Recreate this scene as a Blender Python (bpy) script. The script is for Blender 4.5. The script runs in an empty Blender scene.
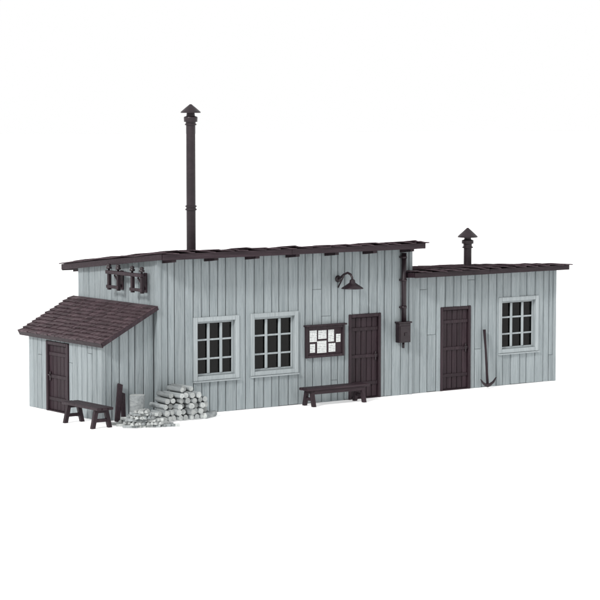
import bpy, math, random
from mathutils import Vector, Matrix
R = random.Random(7)
scene = bpy.context.scene
COL = scene.collection
V = Vector

# ------------------------------------------------------------------ materials
def new_mat(name):
    m = bpy.data.materials.new(name); m.use_nodes = True
    nt = m.node_tree
    return m, nt, nt.nodes, nt.links, nt.nodes['Principled BSDF']

def mapped(n, l, scale, rot=(0,0,0)):
    tc = n.new('ShaderNodeTexCoord'); mp = n.new('ShaderNodeMapping')
    mp.inputs['Scale'].default_value = scale; mp.inputs['Rotation'].default_value = rot
    l.new(tc.outputs['Object'], mp.inputs['Vector']); return mp.outputs[0]

def noise(n, l, vec, scale, detail=6, rough=.6, dist=0):
    t = n.new('ShaderNodeTexNoise'); t.inputs['Scale'].default_value = scale
    t.inputs['Detail'].default_value = detail; t.inputs['Roughness'].default_value = rough
    t.inputs['Distortion'].default_value = dist
    l.new(vec, t.inputs['Vector']); return t.outputs['Fac']

def ramp(n, l, fac, stops):
    r = n.new('ShaderNodeValToRGB'); e = r.color_ramp.elements
    while len(e) < len(stops): e.new(.5)
    for k, (p, c) in enumerate(stops):
        e[k].position = p; e[k].color = (*c, 1)
    l.new(fac, r.inputs[0]); return r.outputs[0]

def wood(name, dark, mid, light, stretch=(9, 9, .55), bump=.5, rough=.6, tint=.35, bdist=.02, spec=.35):
    m, nt, n, l, b = new_mat(name)
    b.inputs['Specular IOR Level'].default_value = spec
    v = mapped(n, l, stretch)
    at = n.new('ShaderNodeAttribute'); at.attribute_name = 'tint'
    add = n.new('ShaderNodeVectorMath'); add.operation = 'MULTIPLY_ADD'
    comb = n.new('ShaderNodeCombineXYZ')
    for k in range(3): l.new(at.outputs['Fac'], comb.inputs[k])
    l.new(comb.outputs[0], add.inputs[0]); add.inputs[1].default_value = (31, 17, 23)
    l.new(v, add.inputs[2])
    f1 = noise(n, l, add.outputs[0], 1.6, 8, .68, 1.2)
    col = ramp(n, l, f1, [(.28, dark), (.5, mid), (.72, light)])
    hsv = n.new('ShaderNodeHueSaturation'); l.new(col, hsv.inputs['Color'])
    mr = n.new('ShaderNodeMapRange'); mr.inputs[3].default_value = 1 - tint/2; mr.inputs[4].default_value = 1 + tint/2
    l.new(at.outputs['Fac'], mr.inputs[0]); l.new(mr.outputs[0], hsv.inputs['Value'])
    l.new(hsv.outputs[0], b.inputs['Base Color'])
    b.inputs['Roughness'].default_value = rough
    f2 = noise(n, l, add.outputs[0], 3.5, 8, .75, .8)
    bp = n.new('ShaderNodeBump'); bp.inputs['Strength'].default_value = bump; bp.inputs['Distance'].default_value = bdist
    l.new(f2, bp.inputs['Height']); l.new(bp.outputs[0], b.inputs['Normal'])
    return m

SIDING = wood('weathered_siding', (.205,.240,.252), (.280,.318,.332), (.335,.375,.388), bump=1.0, rough=.5, tint=.16, bdist=.03, spec=.3)
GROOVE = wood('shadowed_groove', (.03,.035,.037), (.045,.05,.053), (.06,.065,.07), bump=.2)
TRIM = wood('pale_trim', (.25,.285,.297), (.315,.35,.362), (.37,.405,.417), bump=.7, tint=.12, bdist=.025)
BR=((.013,.0065,.0095), (.022,.012,.0165), (.04,.025,.031))
BROWN = wood('dark_brown_wood', *BR, bump=.8, rough=.5, tint=.4, spec=.25)
BROWNX = wood('dark_brown_beam', *BR, stretch=(.6,9,9), bump=.8, rough=.5, tint=.4, spec=.25)
ROOFM = wood('roof_felt', (.022,.013,.017), (.04,.025,.031), (.07,.048,.055), stretch=(3,3,3), bump=.8, rough=.65, tint=.6, spec=.25)
SHINGLE = wood('brown_shingle', (.036,.021,.026), (.064,.041,.048), (.105,.073,.08), stretch=(3,6,3), bump=.9, rough=.6, tint=.55, spec=.25)
METAL = wood('dark_pipe', (.010,.006,.008), (.016,.009,.0125), (.025,.016,.02), stretch=(2,2,2), bump=.25, rough=.38, tint=.1, spec=.35)
LOGBARK = wood('grey_log_bark', (.13,.145,.15), (.24,.26,.265), (.36,.38,.38), stretch=(5,1,5), bump=1, rough=.7, tint=.5)
LOGEND = wood('pale_log_end', (.22,.235,.235), (.37,.39,.385), (.50,.515,.50), stretch=(9,9,9), bump=.6, rough=.7, tint=.45)
INNER = wood('interior_dark', (.02,.02,.02), (.03,.03,.03), (.04,.04,.04), bump=.1)
CERAMIC = wood('insulator_ceramic', (.015,.01,.012), (.022,.015,.018), (.03,.02,.024), bump=.05, rough=.3)

m, nt, n, l, b = new_mat('window_glass'); GLASS = m
tr = n.new('ShaderNodeBsdfTransparent'); tr.inputs[0].default_value = (.45,.48,.48,1)
gl = n.new('ShaderNodeBsdfGlossy'); gl.inputs['Roughness'].default_value = .08
mx = n.new('ShaderNodeMixShader'); mx.inputs[0].default_value = .02
l.new(tr.outputs[0], mx.inputs[1]); l.new(gl.outputs[0], mx.inputs[2])
l.new(mx.outputs[0], n['Material Output'].inputs[0])

m, nt, n, l, b = new_mat('printed_paper'); PAPER = m
v = mapped(n, l, (1,1,1))
sx = n.new('ShaderNodeSeparateXYZ'); l.new(v, sx.inputs[0])
mu = n.new('ShaderNodeMath'); mu.operation='MULTIPLY'; mu.inputs[1].default_value = 26; l.new(sx.outputs[2], mu.inputs[0])
fr = n.new('ShaderNodeMath'); fr.operation='FRACT'; l.new(mu.outputs[0], fr.inputs[0])
gt = n.new('ShaderNodeMath'); gt.operation='GREATER_THAN'; gt.inputs[1].default_value=.6; l.new(fr.outputs[0], gt.inputs[0])
nz = noise(n, l, mapped(n, l, (60,1,26)), 1, 1)
g2 = n.new('ShaderNodeMath'); g2.operation='GREATER_THAN'; g2.inputs[1].default_value=.48; l.new(nz, g2.inputs[0])
mm = n.new('ShaderNodeMath'); mm.operation='MULTIPLY'; l.new(gt.outputs[0], mm.inputs[0]); l.new(g2.outputs[0], mm.inputs[1])
l.new(ramp(n, l, mm.outputs[0], [(0,(.62,.64,.63)),(1,(.22,.23,.24))]), b.inputs['Base Color'])
b.inputs['Roughness'].default_value=.6

m, nt, n, l, b = new_mat('glowing_studio_surface'); GROUND = m
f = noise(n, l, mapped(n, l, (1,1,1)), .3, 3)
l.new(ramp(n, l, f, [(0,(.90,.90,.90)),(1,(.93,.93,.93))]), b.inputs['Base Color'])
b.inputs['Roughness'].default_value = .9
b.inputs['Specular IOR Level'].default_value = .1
b.inputs['Emission Color'].default_value = (1,1,1,1); b.inputs['Emission Strength'].default_value = .38  # glow added to the white ground to wash out contact shadows, no lamp there

# ------------------------------------------------------------------ mesh builder
class MB:
    def __init__(s): s.v=[]; s.f=[]; s.t=[]; s.m=[]; s.sm=[]
    def add(s, vs, fs, tint=None, mat=0, smooth=False, M=None):
        k=len(s.v)
        if tint is None: tint = R.random()
        for p in vs:
            p = V(p)
            if M is not None: p = M @ p
            s.v.append(p)
        for f in fs:
            s.f.append([i+k for i in f]); s.t.append(tint); s.m.append(mat); s.sm.append(smooth)
    def box(s, a, b, tint=None, mat=0, ch=.006, M=None):
        x0,x1=sorted((a[0],b[0])); y0,y1=sorted((a[1],b[1])); z0,z1=sorted((a[2],b[2]))
        c=min(ch,(x1-x0)*.3,(y1-y0)*.3,(z1-z0)*.3)
        vs=[];idx={}
        X=(x0,x1);Y=(y0,y1);Z=(z0,z1)
        for i in (0,1):
            for j in (0,1):
                for k in (0,1):
                    sx=c if i==0 else -c; sy=c if j==0 else -c; sz=c if k==0 else -c
                    idx[i,j,k,0]=len(vs); vs.append((X[i],Y[j]+sy,Z[k]+sz))
                    idx[i,j,k,1]=len(vs); vs.append((X[i]+sx,Y[j],Z[k]+sz))
                    idx[i,j,k,2]=len(vs); vs.append((X[i]+sx,Y[j]+sy,Z[k]))
        I=idx; fs=[]
        for i in (0,1):
            q=[I[i,0,0,0],I[i,1,0,0],I[i,1,1,0],I[i,0,1,0]]; fs.append(q if i else q[::-1])
            q=[I[0,i,0,1],I[1,i,0,1],I[1,i,1,1],I[0,i,1,1]]; fs.append(q[::-1] if i else q)
            q=[I[0,0,i,2],I[1,0,i,2],I[1,1,i,2],I[0,1,i,2]]; fs.append(q if i else q[::-1])
        for p in (0,1):
            for q in (0,1):
                fs.append([I[p,q,0,0],I[p,q,1,0],I[p,q,1,1],I[p,q,0,1]])
                fs.append([I[p,0,q,0],I[p,1,q,0],I[p,1,q,2],I[p,0,q,2]])
                fs.append([I[0,p,q,1],I[1,p,q,1],I[1,p,q,2],I[0,p,q,2]])
                for r in (0,1): fs.append([I[p,q,r,0],I[p,q,r,1],I[p,q,r,2]])
        s.add(vs,fs,tint,mat,False,M)
    def lathe(s, prof, seg=24, M=None, tint=None, mat=0, smooth=True, caps=True, wob=0):
        vs=[];fs=[]
        for (r,z) in prof:
            for k in range(seg):
                a=2*math.pi*k/seg; rr=r*(1+wob*math.sin(a*3+1)*.5+wob*math.sin(a*5)*.5)
                vs.append((rr*math.cos(a),rr*math.sin(a),z))
        for i in range(len(prof)-1):
            for k in range(seg):
                k2=(k+1)%seg
                fs.append([i*seg+k,i*seg+k2,(i+1)*seg+k2,(i+1)*seg+k])
        t = R.random() if tint is None else tint
        s.add(vs,fs,t,mat,smooth,M)
        if caps:
            n=len(prof)
            base=len(s.v)-len(vs)
            s.f.append([base+k for k in range(seg)][::-1]); s.t.append(t); s.m.append(mat if not isinstance(caps,tuple) else caps[0]); s.sm.append(False)
            s.f.append([base+(n-1)*seg+k for k in range(seg)]); s.t.append(t); s.m.append(mat if not isinstance(caps,tuple) else caps[0]); s.sm.append(False)
    def tube(s, pts, r, seg=12, tint=None, mat=0):
        pts=[V(p) for p in pts]; rs = r if isinstance(r,(list,tuple)) else [r]*len(pts)
        vs=[];fs=[]; prev=None
        for i,p in enumerate(pts):
            d=(pts[min(i+1,len(pts)-1)]-pts[max(i-1,0)]).normalized()
            if prev is None:
                a=d.orthogonal().normalized()
            else: a=(prev-d*prev.dot(d)).normalized()
            prev=a; bb=d.cross(a)
            for k in range(seg):
                t=2*math.pi*k/seg; vs.append(p+(a*math.cos(t)+bb*math.sin(t))*rs[i])
        for i in range(len(pts)-1):
            for k in range(seg):
                k2=(k+1)%seg; fs.append([i*seg+k,i*seg+k2,(i+1)*seg+k2,(i+1)*seg+k])
        s.add(vs,fs,tint,mat,True)
        b0=len(s.v)-len(vs)
        for f in ([b0+k for k in range(seg)][::-1],[b0+(len(pts)-1)*seg+k for k in range(seg)]):
            s.f.append(f); s.t.append(.5); s.m.append(mat); s.sm.append(False)
    def build(s, name, mats, parent=None, origin=(0,0,0), props=None):
        if not isinstance(mats,(list,tuple)): mats=[mats]
        o=V(origin); me=bpy.data.meshes.new(name)
        me.from_pydata([tuple(p-o) for p in s.v],[],s.f)
        at=me.attributes.new('tint','FLOAT','FACE'); at.data.foreach_set('value',s.t)
        me.polygons.foreach_set('material_index',s.m); me.polygons.foreach_set('use_smooth',s.sm)
        for mt in mats: me.materials.append(mt)
        me.update()
        import bmesh
        bm=bmesh.new(); bm.from_mesh(me); bmesh.ops.recalc_face_normals(bm,faces=bm.faces); bm.to_mesh(me); bm.free()
        ob=bpy.data.objects.new(name,me); COL.objects.link(ob)
        if parent is not None:
            ob.parent=parent; ob.location=o-V(parent['wo'])
        else: ob.location=o
        ob['wo']=tuple(o)
        for k,v in (props or {}).items(): ob[k]=v
        return ob
def empty(name, loc, label, category, group=None):
    e=bpy.data.objects.new(name,None); e.empty_display_size=.2; COL.objects.link(e)
    e.location=loc; e['wo']=tuple(loc); e['label']=label; e['category']=category
    if group: e['group']=group
    return e

# ------------------------------------------------------------------ plank wall
def plank_wall(mb, p0, u, nrm, L, zf, ops=(), wmin=.19, wmax=.29, zb=0., t0=.045, seam=.006, backing=True):
    p0=V(p0); u=V(u); nrm=V(nrm)
    def prism(c,d,z0,zc,zd,prof,tint,mat=0):
        vs=[]
        for (s_,dep) in prof: 
            vs.append(p0+u*s_+nrm*dep+V((0,0,z0)))
        for (s_,dep) in prof:
            f=(s_-c)/(d-c) if d>c else 0
            vs.append(p0+u*s_+nrm*dep+V((0,0,zc+(zd-zc)*f)))
        k=len(prof)
        fs=[list(range(k))[::-1],[k+i for i in range(k)]]+[[i,(i+1)%k,k+(i+1)%k,k+i] for i in range(k)]
        mb.add(vs,fs,tint,mat)
    def intervals(c,d,z0):
        mid=(c+d)/2; iv=[(z0,None)]
        for (a,b_,o0,o1) in sorted(ops,key=lambda o:o[2]):
            if a<mid<b_:
                last=iv.pop(); 
                if o0>last[0]+.01: iv.append((last[0],o0))
                iv.append((o1,None))
        return iv
    cutsall=sorted({a for o in ops for a in o[:2]})
    s_=0
    while s_<L-1e-4:
        w=R.uniform(wmin,wmax)
        if L-s_-w<wmin*.7: w=L-s_
        a,b_=s_,s_+w; tint=R.random(); t=t0+R.uniform(-.010,.010); ch=.02
        tl=R.uniform(-.006,.006)
        pts=[a]+[c for c in cutsall if a+.002<c<b_-.002]+[b_]
        joint = R.uniform(.5,2.9) if R.random()<.22 else None
        zbb=zb+R.uniform(0,.02)
        for c,d in zip(pts[:-1],pts[1:]):
            le=(c==a); re=(d==b_)
            c2=c+seam if le else c; d2=d-seam if re else d
            prof=[(c2,0)]
            prof+= [(c2,t+tl-ch),(c2+ch*.7,t+tl)] if le else [(c2,t)]
            prof+= [(d2-ch*.7,t-tl),(d2,t-tl-ch)] if re else [(d2,t)]
            prof+= [(d2,0)]
            for (z0,z1) in intervals(c,d,zbb):
                zc=zf(c2) if z1 is None else z1; zd=zf(d2) if z1 is None else z1
                if joint and z0+.1<joint<min(zc,zd)-.1:
                    prism(c2,d2,z0,joint-.004,joint-.004,prof,tint)
                    prism(c2,d2,joint+.004,zc,zd,[(q,max(0,w_-.004)) for q,w_ in prof],(tint+.35)%1)
                else: prism(c2,d2,z0,zc,zd,prof,tint)
        s_=b_
    if backing:
        pts=[0]+cutsall+[L]
        for c,d in zip(pts[:-1],pts[1:]):
            if d-c<1e-3: continue
            for (z0,z1) in intervals(c,d,zb):
                zc=zf(c) if z1 is None else z1; zd=zf(d) if z1 is None else z1
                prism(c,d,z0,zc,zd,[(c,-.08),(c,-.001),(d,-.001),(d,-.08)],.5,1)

# ------------------------------------------------------------------ building
house=empty('wooden_workshop_building',(0,0,0),'long low grey plank workshop with dark brown roofs and lean-to','building')
H=7.116; DM=3.4
SL=.104
def zroof(y): return 3.66-(y+.5)*SL
def zunder(y): return zroof(y)-.07
W1=(.90,2.14,.74,2.18); W2=(2.46,3.80,.75,2.19); D1=(5.272,6.23,0,2.02)
def inset(o,e): return (o[0]+e,o[1]-e,(o[2]+e) if o[2]>0 else 0,o[3]-e)
WM=[SIDING,GROOVE]
mb=MB()
plank_wall(mb,(0,0,0),(1,0,0),(0,-1,0),H,lambda s:zunder(0),[inset(W1,.08),inset(W2,.08),inset(D1,.03)])
plank_wall(mb,(0,DM,0),(0,-1,0),(-1,0,0),DM,lambda s:zunder(DM-s),[])
plank_wall(mb,(H,DM,0),(-1,0,0),(0,1,0),H,lambda s:zunder(DM),[])
plank_wall(mb,(H,0,0),(0,1,0),(1,0,0),DM,lambda s:zunder(s),[])
mb.build('wall',WM,house,(0,0,0),{'label':'grey plank walls of the taller hall'})
def lprof(x,y,sx,w,z1,origin):
    t=.014; o=.062
    P=[(x+sx*o,y-o),(x-sx*w,y-o),(x-sx*w,y-o+t),(x+sx*(o-t),y-o+t),(x+sx*(o-t),y+w),(x+sx*o,y+w)]
    mb=MB(); vs=[(a,b_,0.0) for a,b_ in P]+[(a,b_,z1) for a,b_ in P]
    fs=[[0,1,2,3],[0,3,4,5],[6,7,8,9],[6,9,10,11]]+[[i,(i+1)%6,6+(i+1)%6,6+i] for i in range(6)]
    mb.add(vs,fs,.4); mb.build('corner_trim',SIDING,house,origin)
lprof(0,0,-1,.03,3.5,(0,0,0)); lprof(H,0,1,.03,3.5,(H,0,0))
# annex
A0=H; A1=11.80; AD=3.0
def zr2(y): return 2.95-(y+.4)*.06
WA=(9.95,11.27,.80,2.20); D2=(8.09,9.05,0,2.05)
mb=MB()
A=A0+.064
def sh(o,k): return (o[0]-k,o[1]-k,o[2],o[3])
plank_wall(mb,(A,.03,0),(1,0,0),(0,-1,0),A1-A,lambda s:zr2(.03)-.06,[sh(inset(WA,.08),A),sh(inset(D2,.03),A)])
plank_wall(mb,(A1,.03,0),(0,1,0),(1,0,0),AD,lambda s:zr2(s)-.06,[])
plank_wall(mb,(A1,AD,0),(-1,0,0),(0,1,0),A1-A,lambda s:zr2(AD)-.06,[])
mb.build('wall',WM,house,(A0,0,0),{'label':'grey plank walls of the lower annex'})
lprof(A1,.03,1,.04,2.84,(A1,0,0))
# lean-to
SX=-1.35; SY0=.15; SY1=3.38
sl=(2.50-1.72)/1.51
def zs(x): return 2.50+x*sl
D3=(1.546,2.537,0,1.60)
mb=MB()
plank_wall(mb,(SX,SY1,0),(0,-1,0),(-1,0,0),SY1-SY0,lambda s:zs(SX)-.03,[(SY1-D3[1]+.03,SY1-D3[0]-.03,0,1.57)],.16,.25)
plank_wall(mb,(SX,SY0,0),(1,0,0),(0,-1,0),-SX-.06,lambda s:zs(SX+s)-.03,[],.16,.25)
plank_wall(mb,(-.06,SY1,0),(-1,0,0),(0,1,0),-SX-.06,lambda s:zs(-.06-s)-.03,[],.16,.25)
mb.build('wall',WM,house,(SX,SY0,0),{'label':'grey plank walls of the lean-to shed'})
lprof(SX,SY0,-1,.03,zs(SX)-.06,(SX,SY0,0))
mb=MB()
mb.box((.1,.1,.01),(H-.1,DM-.1,.05)); mb.box((A+.1,.15,.01),(A1-.1,AD-.1,.05))
mb.build('interior_floor',INNER,house,(0,0,0))

# roofs
def shed_roof(x0,x1,y0,y1,zt,sheetw,name_label,rafters,rz,fh):
    mb=MB()
    a,b_,c,d=x0,x1,y0,y1
    vs=[(a,c,zt(c)),(b_,c,zt(c)),(b_,d,zt(d)),(a,d,zt(d)),(a,c,zt(c)-.06),(b_,c,zt(c)-.06),(b_,d,zt(d)-.06),(a,d,zt(d)-.06)]
    mb.add(vs,[[0,1,2,3],[7,6,5,4],[0,4,5,1],[1,5,6,2],[2,6,7,3],[3,7,4,0]],.3,1)
    mb.box((x0-.02,y0-.035,zt(y0)-fh),(x0+(x1-x0)*.47,y0-.002,zt(y0)+.01),mat=1)
    mb.box((x0+(x1-x0)*.47+.005,y0-.033,zt(y0)-fh+.004),(x1+.02,y0-.002,zt(y0)+.008),mat=1)
    mb.box((x0,y1+.002,zt(y1)-.14),(x1,y1+.03,zt(y1)),mat=1)
    for (xa,xb) in ((x0-.033,x0-.002),(x1+.002,x1+.033)):
        c=y0; d=y1
        vs=[(xa,c,zt(c)-fh+.01),(xb,c,zt(c)-fh+.01),(xb,d,zt(d)-.12),(xa,d,zt(d)-.12),(xa,c,zt(c)+.012),(xb,c,zt(c)+.012),(xb,d,zt(d)+.012),(xa,d,zt(d)+.012)]
        mb.add(vs,[[3,2,1,0],[4,5,6,7],[0,1,5,4],[1,2,6,5],[2,3,7,6],[3,0,4,7]],.6,1)
    for rx in rafters:
        vs=[]
        for yy in (y0+.03,y1-.05):
            z=zt(yy)-.062
            vs+= [(rx-.055,yy,z-rz),(rx+.055,yy,z-rz),(rx+.055,yy,z),(rx-.055,yy,z)]
        mb.add(vs,[[0,1,2,3],[7,6,5,4],[0,4,5,1],[1,5,6,2],[2,6,7,3],[3,7,4,0]],None,1)
    x=x0-.05
    while x<x1+.03:
        w=R.uniform(sheetw*.7,sheetw*1.2); xe=min(x+w,x1+.06)
        if x1+.06-xe<sheetw*.3: xe=x1+.06
        segs=5; yy=y0-.06-R.uniform(0,.03)
        ll=.055+R.uniform(-.012,.025); rl=.012+R.uniform(-.003,.008)
        rows=8; vs=[]
        for i in range(rows+1):
            f=i/rows; yv=yy+(y1+.05-yy)*f
            for j in range(segs+1):
                g=j/segs; xv=x-.02+(xe-x+.04)*g+R.uniform(-.006,.006)
                z=zt(yv)+ll*(1-g)+rl*g+R.uniform(-.006,.012)+(.012 if i%2 else 0)
                vs.append((xv,yv+R.uniform(-.008,.008),z))
        nv=len(vs); vs=vs+[(p[0],p[1],p[2]-.025) for p in vs]
        fs=[]; S=segs+1
        for i in range(rows):
            for j in range(segs):
                q=[i*S+j,i*S+j+1,(i+1)*S+j+1,(i+1)*S+j]; fs.append(q); fs.append([k+nv for k in q[::-1]])
        for j in range(segs): fs.append([j,j+nv,j+1+nv,j+1]); q=rows*S+j; fs.append([q+1,q+1+nv,q+nv,q])
        for i in range(rows):
            q=i*S; fs.append([q+S,q+S+nv,q+nv,q]); q=i*S+segs; fs.append([q,q+nv,q+S+nv,q+S])
        mb.add(vs,fs)
        x=xe
        if x>x1+.02: break
    return mb.build('roof',[ROOFM,BROWNX],house,((x0+x1)/2,(y0+y1)/2,zt((y0+y1)/2)),{'label':name_label})
roof1=shed_roof(-.17,7.20,-.48,3.9,zroof,.5,'dark brown felt roof over the taller hall',[.14+1.12*i for i in range(7)],.12,.13)
roof2=shed_roof(7.0,11.93,-.38,3.3,zr2,.45,'dark brown felt roof over the annex',[7.5,8.5,9.5,10.5,11.5],.06,.12)
# lean-to roof
mb=MB()
X0=-1.51; Y0=-.10; Y1=3.56
ln=math.hypot(1.45,1.45*sl); ang=math.atan(sl)
Mr=Matrix.Translation((X0,0,zs(X0)))@Matrix.Rotation(-ang,4,'Y')
mb.box((0,Y0,-.03),(ln,Y1,.02),mat=0,M=Mr,tint=.2)
rows=12; rw=ln/rows
for i in range(rows):
    y=Y0-.02-(R.random()*.1)
    while y<Y1+.01:
        w=R.uniform(.13,.19); ya=max(y,Y0-.02); yb=min(y+w,Y1+.02)
        if yb-ya>.03:
            j=R.uniform(-.014,.014); th=R.uniform(.018,.032)
            vs=[(i*rw-.03+j,ya+.005,.045+th),(i*rw-.03+j+R.uniform(-.006,.006),yb-.005,.045+th+R.uniform(-.006,.006)),((i+1)*rw+.02,yb-.005,.028),((i+1)*rw+.02,ya+.005,.028),
                (i*rw-.03+j,ya+.005,.04),(i*rw-.03+j,yb-.005,.04),((i+1)*rw+.02,yb-.005,.018),((i+1)*rw+.02,ya+.005,.018)]
            if i==rows-1:
                for k in (2,3,6,7): vs[k]=(ln,vs[k][1],vs[k][2])
            mb.add(vs,[[0,1,2,3],[7,6,5,4],[0,4,5,1],[1,5,6,2],[2,6,7,3],[3,7,4,0]],None,0,False,Mr)
        y+=w
mb.box((-.03,Y0-.02,-.07),(.0,Y1+.02,.04),mat=1,M=Mr)
mb.box((0,Y0-.03,-.05),(ln-.02,Y0-.002,.035),mat=1,M=Mr)
mb.build('roof',[SHINGLE,BROWN],house,(-.75,1.7,2.1),{'label':'brown shingled roof of the lean-to shed'})

# chimneys
mb=MB()
cx,cy=1.868,1.5; zb=zroof(cy)-.05
mb.lathe([(.17,zb),(.17,zb+.07),(.13,zb+.10),(.108,zb+.12),(.108,4.50),(.108,4.505),(.135,4.51),(.135,4.545),(.115,4.55),(.115,4.585),(.135,4.59),(.135,4.62),(.108,4.625),(.108,4.63),(.108,6.46),(.108,6.465),(.135,6.47),(.135,6.50),(.115,6.505),(.115,6.54),(.155,6.545),(.16,6.64),(.155,6.66),(.10,6.68),(.09,6.765),(.23,6.75),(.23,6.775),(.12,6.87),(.02,6.95)],32,Matrix.Translation((cx,cy,0)),smooth=False)
mb.build('chimney',METAL,roof1,(cx,cy,zb),{'label':'tall thin dark stove pipe with conical cap'})
mb=MB()
cx,cy=9.80,1.0; zb=zr2(cy)-.05
mb.lathe([(.16,zb),(.16,zb+.05),(.10,zb+.08),(.10,3.38),(.135,3.385),(.135,3.42),(.11,3.425),(.11,3.49),(.15,3.495),(.15,3.58),(.09,3.60),(.085,3.67),(.25,3.65),(.25,3.68),(.13,3.79),(.02,3.89)],32,Matrix.Translation((cx,cy,0)),smooth=False)
mb.build('chimney',METAL,roof2,(cx,cy,zb),{'label':'short dark stove pipe with conical cap'})

# windows
def window(o, yoff):
    x0,x1,z0,z1=o; y=yoff
    mb=MB(); f=.105
    ro=((x0+x1)/2,y,z0)
    mb.box((x0,y-.075,z0),(x0+f,y-.03,z1),ch=.01); mb.box((x1-f,y-.075,z0),(x1,y-.03,z1),ch=.01)
    mb.box((x0+f+.002,y-.072,z1-f),(x1-f-.002,y-.03,z1-.002),ch=.01); mb.box((x0+f+.002,y-.072,z0+.002),(x1-f-.002,y-.03,z0+f),ch=.01)
    mb.box((x0+f-.02,y-.029,z0+f-.02),(x0+f,y+.09,z1-f+.02)); mb.box((x1-f,y-.029,z0+f-.02),(x1-f+.02,y+.09,z1-f+.02))
    mb.box((x0+f+.001,y-.029,z1-f),(x1-f-.001,y+.09,z1-f+.02)); mb.box((x0+f+.001,y-.029,z0+f-.02),(x1-f-.001,y+.09,z0+f))
    w=mb.build('window',TRIM,house,ro)
    mb=MB()
    mb.box((x0-.01,y-.10,z0-.035),(x1+.01,y-.042,z0-.002)); mb.build('sill',TRIM,w,ro)
    mb=MB(); xi0=x0+f+.002; xi1=x1-f-.002; zi0=z0+f+.002; zi1=z1-f-.002
    s=.045; yy=y+.02
    mb.box((xi0,yy,zi0),(xi0+s,yy+.03,zi1)); mb.box((xi1-s,yy,zi0),(xi1,yy+.03,zi1))
    mb.box((xi0+s,yy+.001,zi0),(xi1-s,yy+.03,zi0+s)); mb.box((xi0+s,yy+.001,zi1-s),(xi1-s,yy+.03,zi1))
    for g in (1/3,2/3):
        xc=xi0+(xi1-xi0)*g; mb.box((xc-.034,yy-.014,zi0+s),(xc+.034,yy+.026,zi1-s),ch=.01)
    for g in (.66,.31):
        zc=zi0+(zi1-zi0)*g
        mb.box((xi0+s,yy+.003,zc-.021),(xi1-s,yy+.022,zc+.021))
    mb.build('mullion',TRIM,w,ro)
    mb=MB(); mb.add([(xi0+.01,yy+.036,zi0),(xi1-.01,yy+.036,zi0),(xi1-.01,yy+.036,zi1),(xi0+.01,yy+.036,zi1)],[[0,1,2,3]]); mb.build('glass',GLASS,w,ro)
window(W1,0); window(W2,0); window(WA,.03)

# doors
def door(Mt, w, h, label, handle_side=1):
    o=Mt@V((w/2,0,0))
    mb=MB(); k=5; iw=w-.16; pw=iw/k
    for i in range(k):
        mb.box((.08+i*pw+.006,-.012+R.uniform(-.004,.004),.03),(.08+(i+1)*pw-.006,.03,h-.09),M=Mt,ch=.012)
    d=mb.build('door',BROWN,house,o,{'label':label})
    mb=MB()
    mb.box((0,-.07,0),(.078,.02,h),M=Mt,ch=.012); mb.box((w-.078,-.07,0),(w,.02,h),M=Mt,ch=.012); mb.box((.08,-.067,h-.085),(w-.08,.02,h),M=Mt,ch=.012)
    mb.box((.08,-.05,0),(w-.08,.02,.028),M=Mt)
    mb.build('frame',BROWN,d,o)
    for zz in (.18,.5,.82):
        mb=MB(); mb.box((.085,-.036,h*zz-.04),(w-.085,-.018,h*zz+.04),M=Mt,ch=.008); mb.build('door_batten',BROWN,d,o)
    hx=w-.15 if handle_side>0 else .15
    mb=MB()
    mb.box((hx-.02,-.046,h*.5-.11),(hx+.02,-.017,h*.5+.1),M=Mt)
    mb.tube([Mt@V(p) for p in [(hx,-.03,h*.5+.03),(hx,-.085,h*.5+.03),(hx-.09*handle_side,-.09,h*.5+.03)]],.014,8)
    mb.build('handle',METAL,d,o)
door(Matrix.Translation((D1[0],0,0)),D1[1]-D1[0],D1[3],'dark brown plank door of the hall',1)
door(Matrix.Translation((D2[0],.03,0)),D2[1]-D2[0],D2[3],'dark brown plank door of the annex',1)
door(Matrix.Translation((SX,D3[1],0))@Matrix.Rotation(-math.pi/2,4,'Z'),D3[1]-D3[0],1.60,'low dark brown plank door of the lean-to',-1)

# gooseneck lamp
lx=4.95
mb=MB()
mb.lathe([(.08,0),(.08,.025),(.03,.045)],16,Matrix.Translation((lx,-.046,2.88))@Matrix.Rotation(math.pi/2,4,'X'))
pts=[(lx,-.06,2.88),(lx,-.16,2.92),(lx+.01,-.28,3.00),(lx+.02,-.40,3.04),(lx+.03,-.50,3.01),(lx+.03,-.56,2.94),(lx+.03,-.57,2.86)]
mb.tube(pts,.027,10); mb.tube([(lx,-.06,2.68),(lx+.01,-.28,2.98)],.018,8)
lamp=mb.build('wall_lamp',METAL,house,(lx,-.05,2.9))
mb=MB(); mb.lathe([(.03,.12),(.06,.10),(.07,.04),(.13,0),(.25,-.08),(.26,-.10),(.245,-.095),(.12,-.015),(.04,0)],28,Matrix.Translation((lx+.03,-.57,2.78)),caps=False)
mb.build('lamp_shade',METAL,lamp,(lx+.03,-.57,2.8))
mb=MB(); mb.lathe([(.001,-.09),(.03,-.08),(.045,-.045),(.03,-.01),(.02,.0)],16,Matrix.Translation((lx+.03,-.57,2.77))); mb.build('bulb',LOGEND,lamp,(lx+.03,-.57,2.75))

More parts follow.
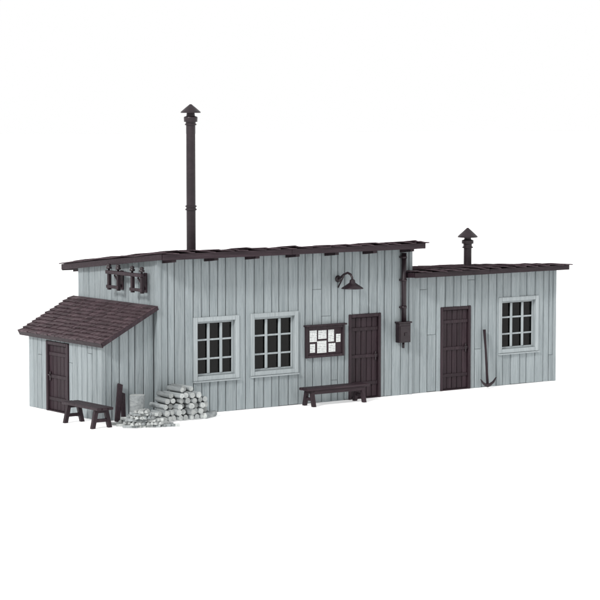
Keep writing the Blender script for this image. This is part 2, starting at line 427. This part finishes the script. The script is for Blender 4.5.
# meter box with conduit
mb=MB(); mb.box((6.68,-.20,1.28),(7.02,-.046,1.74)); mb.box((6.70,-.215,1.31),(7.0,-.198,1.68)); mb.box((6.65,-.225,1.742),(7.05,-.046,1.78)); mb.box((6.82,-.235,1.44),(6.9,-.214,1.52))
bx=mb.build('meter_box',METAL,house,(6.86,-.1,1.26))
mb=MB(); mb.tube([(6.87,-.12,1.78),(6.87,-.12,3.42)],.062,14)
for z in (2.1,2.75,3.3): mb.box((6.78,-.12,z),(6.96,-.046,z+.045)); mb.lathe([(.074,z-.005),(.074,z+.05)],14,Matrix.Translation((6.87,-.12,0)))
mb.tube([(6.87,-.11,1.28),(6.87,-.11,1.14)],.03,10)
mb.build('conduit',METAL,bx,(6.87,-.11,1.76))

# insulator rack on the side wall
mb=MB()
mb.box((-.32,.20,3.12),(-.24,1.72,3.20))
for yc in (.42,1.42):
    for y in (yc-.20,yc+.20):
        mb.box((-.31,y-.035,2.76),(-.235,y+.035,3.118))
    mb.box((-.325,yc-.26,2.80),(-.30,yc+.26,2.87)); 
    mb.box((-.238,yc-.035,3.13),(-.046,yc+.035,3.19)); mb.tube([(-.05,yc,2.80),(-.26,yc,3.10)],.022,8)
    mb.box((-.075,yc-.06,2.76),(-.046,yc+.06,3.2))
rk=mb.build('insulator_bracket',BROWN,house,(-.2,1.0,2.8))
for y in (.22,.62,1.22,1.62):
    mb=MB(); mb.lathe([(.025,0),(.025,.03),(.06,.035),(.066,.07),(.04,.09),(.054,.11),(.04,.14),(.01,.15)],14,Matrix.Translation((-.28,y,3.202))); mb.build('insulator',CERAMIC,rk,(-.28,y,3.202))

# ------------------------------------------------------------------ notice board
nb=empty('notice_board',(4.55,-.05,1.08),'dark brown framed notice board with white papers on the plank wall','notice board')
mb=MB(); mb.box((4.02,-.07,1.10),(5.08,-.05,1.78)); mb.build('backboard',BROWN,nb,(4.55,-.06,1.1))
mb=MB()
mb.box((3.99,-.11,1.07),(4.05,-.049,1.80)); mb.box((5.05,-.11,1.07),(5.11,-.049,1.80)); mb.box((4.052,-.108,1.07),(5.048,-.049,1.13)); mb.box((4.052,-.108,1.74),(5.048,-.049,1.80))
mb.box((3.95,-.16,1.803),(5.15,-.049,1.84))
mb.build('frame',BROWN,nb,(4.55,-.08,1.1))
for (x,z,w,h) in ((4.11,1.44,.21,.27),(4.36,1.50,.24,.20),(4.65,1.42,.17,.28),(4.12,1.19,.15,.2),(4.33,1.17,.27,.28),(4.66,1.18,.2,.2),(4.88,1.40,.13,.19)):
    mb=MB(); mb.box((x,-.076,z),(x+w,-.073,z+h),ch=.0005); mb.build('paper_notice',PAPER,nb,(x,-.074,z))

# ------------------------------------------------------------------ benches
def bench(name,loc,rotz,L,W,Hh,label):
    e=empty(name,loc,label,'bench','simple wooden benches')
    M=Matrix.Translation(loc)@Matrix.Rotation(rotz,4,'Z')
    mb=MB(); k=3
    for i in range(k):
        mb.box((-L/2+R.uniform(-.015,.015),-W/2+i*W/k+.006,Hh-.06),(L/2+R.uniform(-.015,.015),-W/2+(i+1)*W/k-.006,Hh),M=M,ch=.01)
    mb.box((-L/2+.2,-W/2+.03,Hh-.15),(L/2-.2,-W/2+.06,Hh-.062),M=M)
    mb.build('seat',BROWNX if abs(rotz)<.5 else BROWN,e,M@V((0,0,Hh)))
    for sx in (-1,1):
        mb=MB(); x=sx*(L/2-.17)
        for sy in (-1,1):
            vs=[]
            for (z,yy) in ((0,W/2-.0),(Hh-.062,W/2-.09)):
                vs+=[(x-.04,sy*yy-.045,z),(x+.04,sy*yy-.045,z),(x+.04,sy*yy+.045,z),(x-.04,sy*yy+.045,z)]
            mb.add(vs,[[3,2,1,0],[4,5,6,7],[0,1,5,4],[1,2,6,5],[2,3,7,6],[3,0,4,7]],None,0,False,M)
        mb.box((x-.03,-W/2+.06,.13),(x+.03,W/2-.06,.20),M=M); mb.box((x-.041,-W/2+.04,Hh-.13),(x+.041,W/2-.04,Hh-.063),M=M)
        mb.build('leg',BROWN,e,M@V((x,0,0)))
bench('bench',(4.58,-.42,0),0,1.8,.36,.43,'dark brown plank bench standing below the notice board')
bench('bench',(-1.93,-.16,0),math.pi/2,1.5,.42,.46,'dark brown plank bench standing outside the lean-to shed')

# ------------------------------------------------------------------ pickaxe
px=9.42
e=empty('pickaxe',(px,-.2,0),'dark pickaxe leaning head-down against the annex wall','tool')
mb=MB(); mb.tube([(px,-.24,.06),(px,-.2,.5),(px+.01,-.15,.95),(px+.01,-.09,1.44)],[.036,.03,.028,.036],10); mb.build('handle',BROWN,e,(px,-.2,.1))
mb=MB(); mb.tube([(px-.25,-.27,.24),(px-.16,-.26,.14),(px-.07,-.25,.085),(px,-.245,.075),(px+.07,-.25,.085),(px+.17,-.26,.15),(px+.25,-.27,.26)],[.010,.028,.04,.052,.04,.03,.014],10); mb.build('head',METAL,e,(px,-.25,.08))

# ------------------------------------------------------------------ log pile
def log(p,axis,L,r,label,group,name='firewood_log',mats=(LOGBARK,LOGEND)):
    mb=MB(); a=V(axis).normalized(); q=V((0,0,1)).rotation_difference(a).to_matrix().to_4x4()
    M=Matrix.Translation(V(p))@q
    mb.lathe([(r*.96,-L/2),(r,-L/2+.012),(r*R.uniform(.95,1.03),0),(r,L/2-.012),(r*.96,L/2)],12,M,None,0,True,(1,),.07)
    mb.build(name,list(mats),None,p,{'label':label,'category':'firewood','group':group})
r0=.072
cntrow=[9,9,8,7,5,3]
for k,nrow in enumerate(cntrow):
    for i in range(nrow):
        r=r0*R.uniform(.78,1.0)
        x=-.40+k*r0*1.0+i*r0*2.04+R.uniform(-.012,.012); z=r0+k*r0*1.70
        if k==5: x+=r0*2
        if k==1: x-=r0*1.5
        L=R.uniform(.46,.74)
        log((x,-.45+R.uniform(-.11,.06)-(.06 if k<2 else 0),z),(R.uniform(-.10,.10),1,R.uniform(-.02,.02)),L,r,'short round grey log stacked against the plank wall','stacked round firewood logs')
for (p,ax,L,r) in (((.88,-.72,.07),(.9,.5,0),.5,.07),((1.02,-.44,.06),(.4,1,0),.45,.06)):
    log(p,ax,L,r,'loose grey log lying beside the log stack','stacked round firewood logs')

# split firewood heap
def split(p,ang,L,w,tilt):
    mb=MB(); M=Matrix.Translation(V(p))@Matrix.Rotation(ang,4,'Z')@Matrix.Rotation(tilt,4,'X')
    h=w*.66
    vs=[(-L/2,-w/2,0),(-L/2,w/2,0),(-L/2,w*.2,h),(-L/2,-w*.25,h*.95),(L/2,-w/2,0),(L/2,w/2,0),(L/2,w*.25,h),(L/2,-w*.15,h)]
    mb.add(vs,[[0,1,2,3],[7,6,5,4],[0,4,5,1],[1,5,6,2],[2,6,7,3],[3,7,4,0]],None,0,False,M)
    mb.build('split_firewood',LOGBARK if R.random()<.4 else LOGEND,None,p,{'label':'pale split firewood stick lying in a criss-cross heap','category':'firewood','group':'split firewood sticks in a heap'})
for k in range(6):
    ang=(.72 if k%2 else -.72)
    ext=1-k*.12
    for i in range(int(10-k*1.2)):
        for j in (0,1,2):
            if j==2 and k>3: continue
            x=-.98+(i/9-.48+k*.03)*.88*ext+R.uniform(-.02,.02); y=-.98+(j-1)*.27*ext+R.uniform(-.02,.02)-(x+.98)*.35
            split((x,y,.002+k*.060),ang+R.uniform(-.15,.15),R.uniform(.27,.34),.085,R.choice((0,0,.25,-.25)) if k else 0)

# chopping block & leaning boards
mb=MB(); mb.lathe([(.19,0),(.18,.03),(.165,.3),(.17,.58),(.16,.60)],18,Matrix.Translation((-.80,-.40,0)),None,0,True,(1,),.06)
mb.build('chopping_block',[LOGBARK,LOGEND],None,(-.80,-.40,0),{'label':'upright grey tree stump used as chopping block','category':'tree stump'})
def lean(a,b_,w,t,lab):
    a=V(a);b_=V(b_); d=(b_-a); L=d.length; z=d.normalized(); y=V((0,-1,0)); y=(y-z*y.dot(z)).normalized(); x=y.cross(z)
    M=Matrix(((x.x,y.x,z.x,a.x),(x.y,y.y,z.y,a.y),(x.z,y.z,z.z,a.z),(0,0,0,1)))
    mb=MB(); mb.box((-w/2,0,0),(w/2,t,L),M=M); mb.build('leaning_board',BROWN,None,a,{'label':lab,'category':'wooden board','group':'boards leaning on the shed'})
lean((-1.26,-.28,.02),(-.97,.06,.80),.13,.04,'dark brown board leaning on the shed wall')
lean((-1.12,-.32,.02),(-.92,.03,.60),.11,.04,'short dark brown board leaning on the shed wall')

# ------------------------------------------------------------------ ground
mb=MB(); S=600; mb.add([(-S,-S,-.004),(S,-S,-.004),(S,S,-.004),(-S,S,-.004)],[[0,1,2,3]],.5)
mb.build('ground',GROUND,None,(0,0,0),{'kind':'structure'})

# ------------------------------------------------------------------ world, lights, camera
w=bpy.data.worlds.new('World'); scene.world=w; w.use_nodes=True
bg=w.node_tree.nodes['Background']; bg.inputs[0].default_value=(1,1,1,1); bg.inputs[1].default_value=1.0
sd=bpy.data.lights.new('studio_key','SUN'); sd.energy=2.5; sd.angle=math.radians(9); sd.color=(1,.98,.96)
so=bpy.data.objects.new('studio_key',sd); COL.objects.link(so)
dirn=V((.86,.34,-.62)).normalized()
so.rotation_euler=dirn.to_track_quat('-Z','Y').to_euler(); so.location=(-10,-10,12)

cd=bpy.data.cameras.new('camera'); cd.lens=135.9; cd.sensor_width=36; cd.clip_end=3000; cd.clip_start=.5
co=bpy.data.objects.new('camera',cd); COL.objects.link(co)
co.location=(-26.85,-42.31,6.73); co.rotation_euler=(math.radians(90-4.70),0,math.radians(-36))
scene.camera=co
scene.view_settings.view_transform='Standard'; scene.view_settings.look='None'; scene.view_settings.exposure=0
for o in list(bpy.data.objects):
    if 'wo' in o: del o['wo']
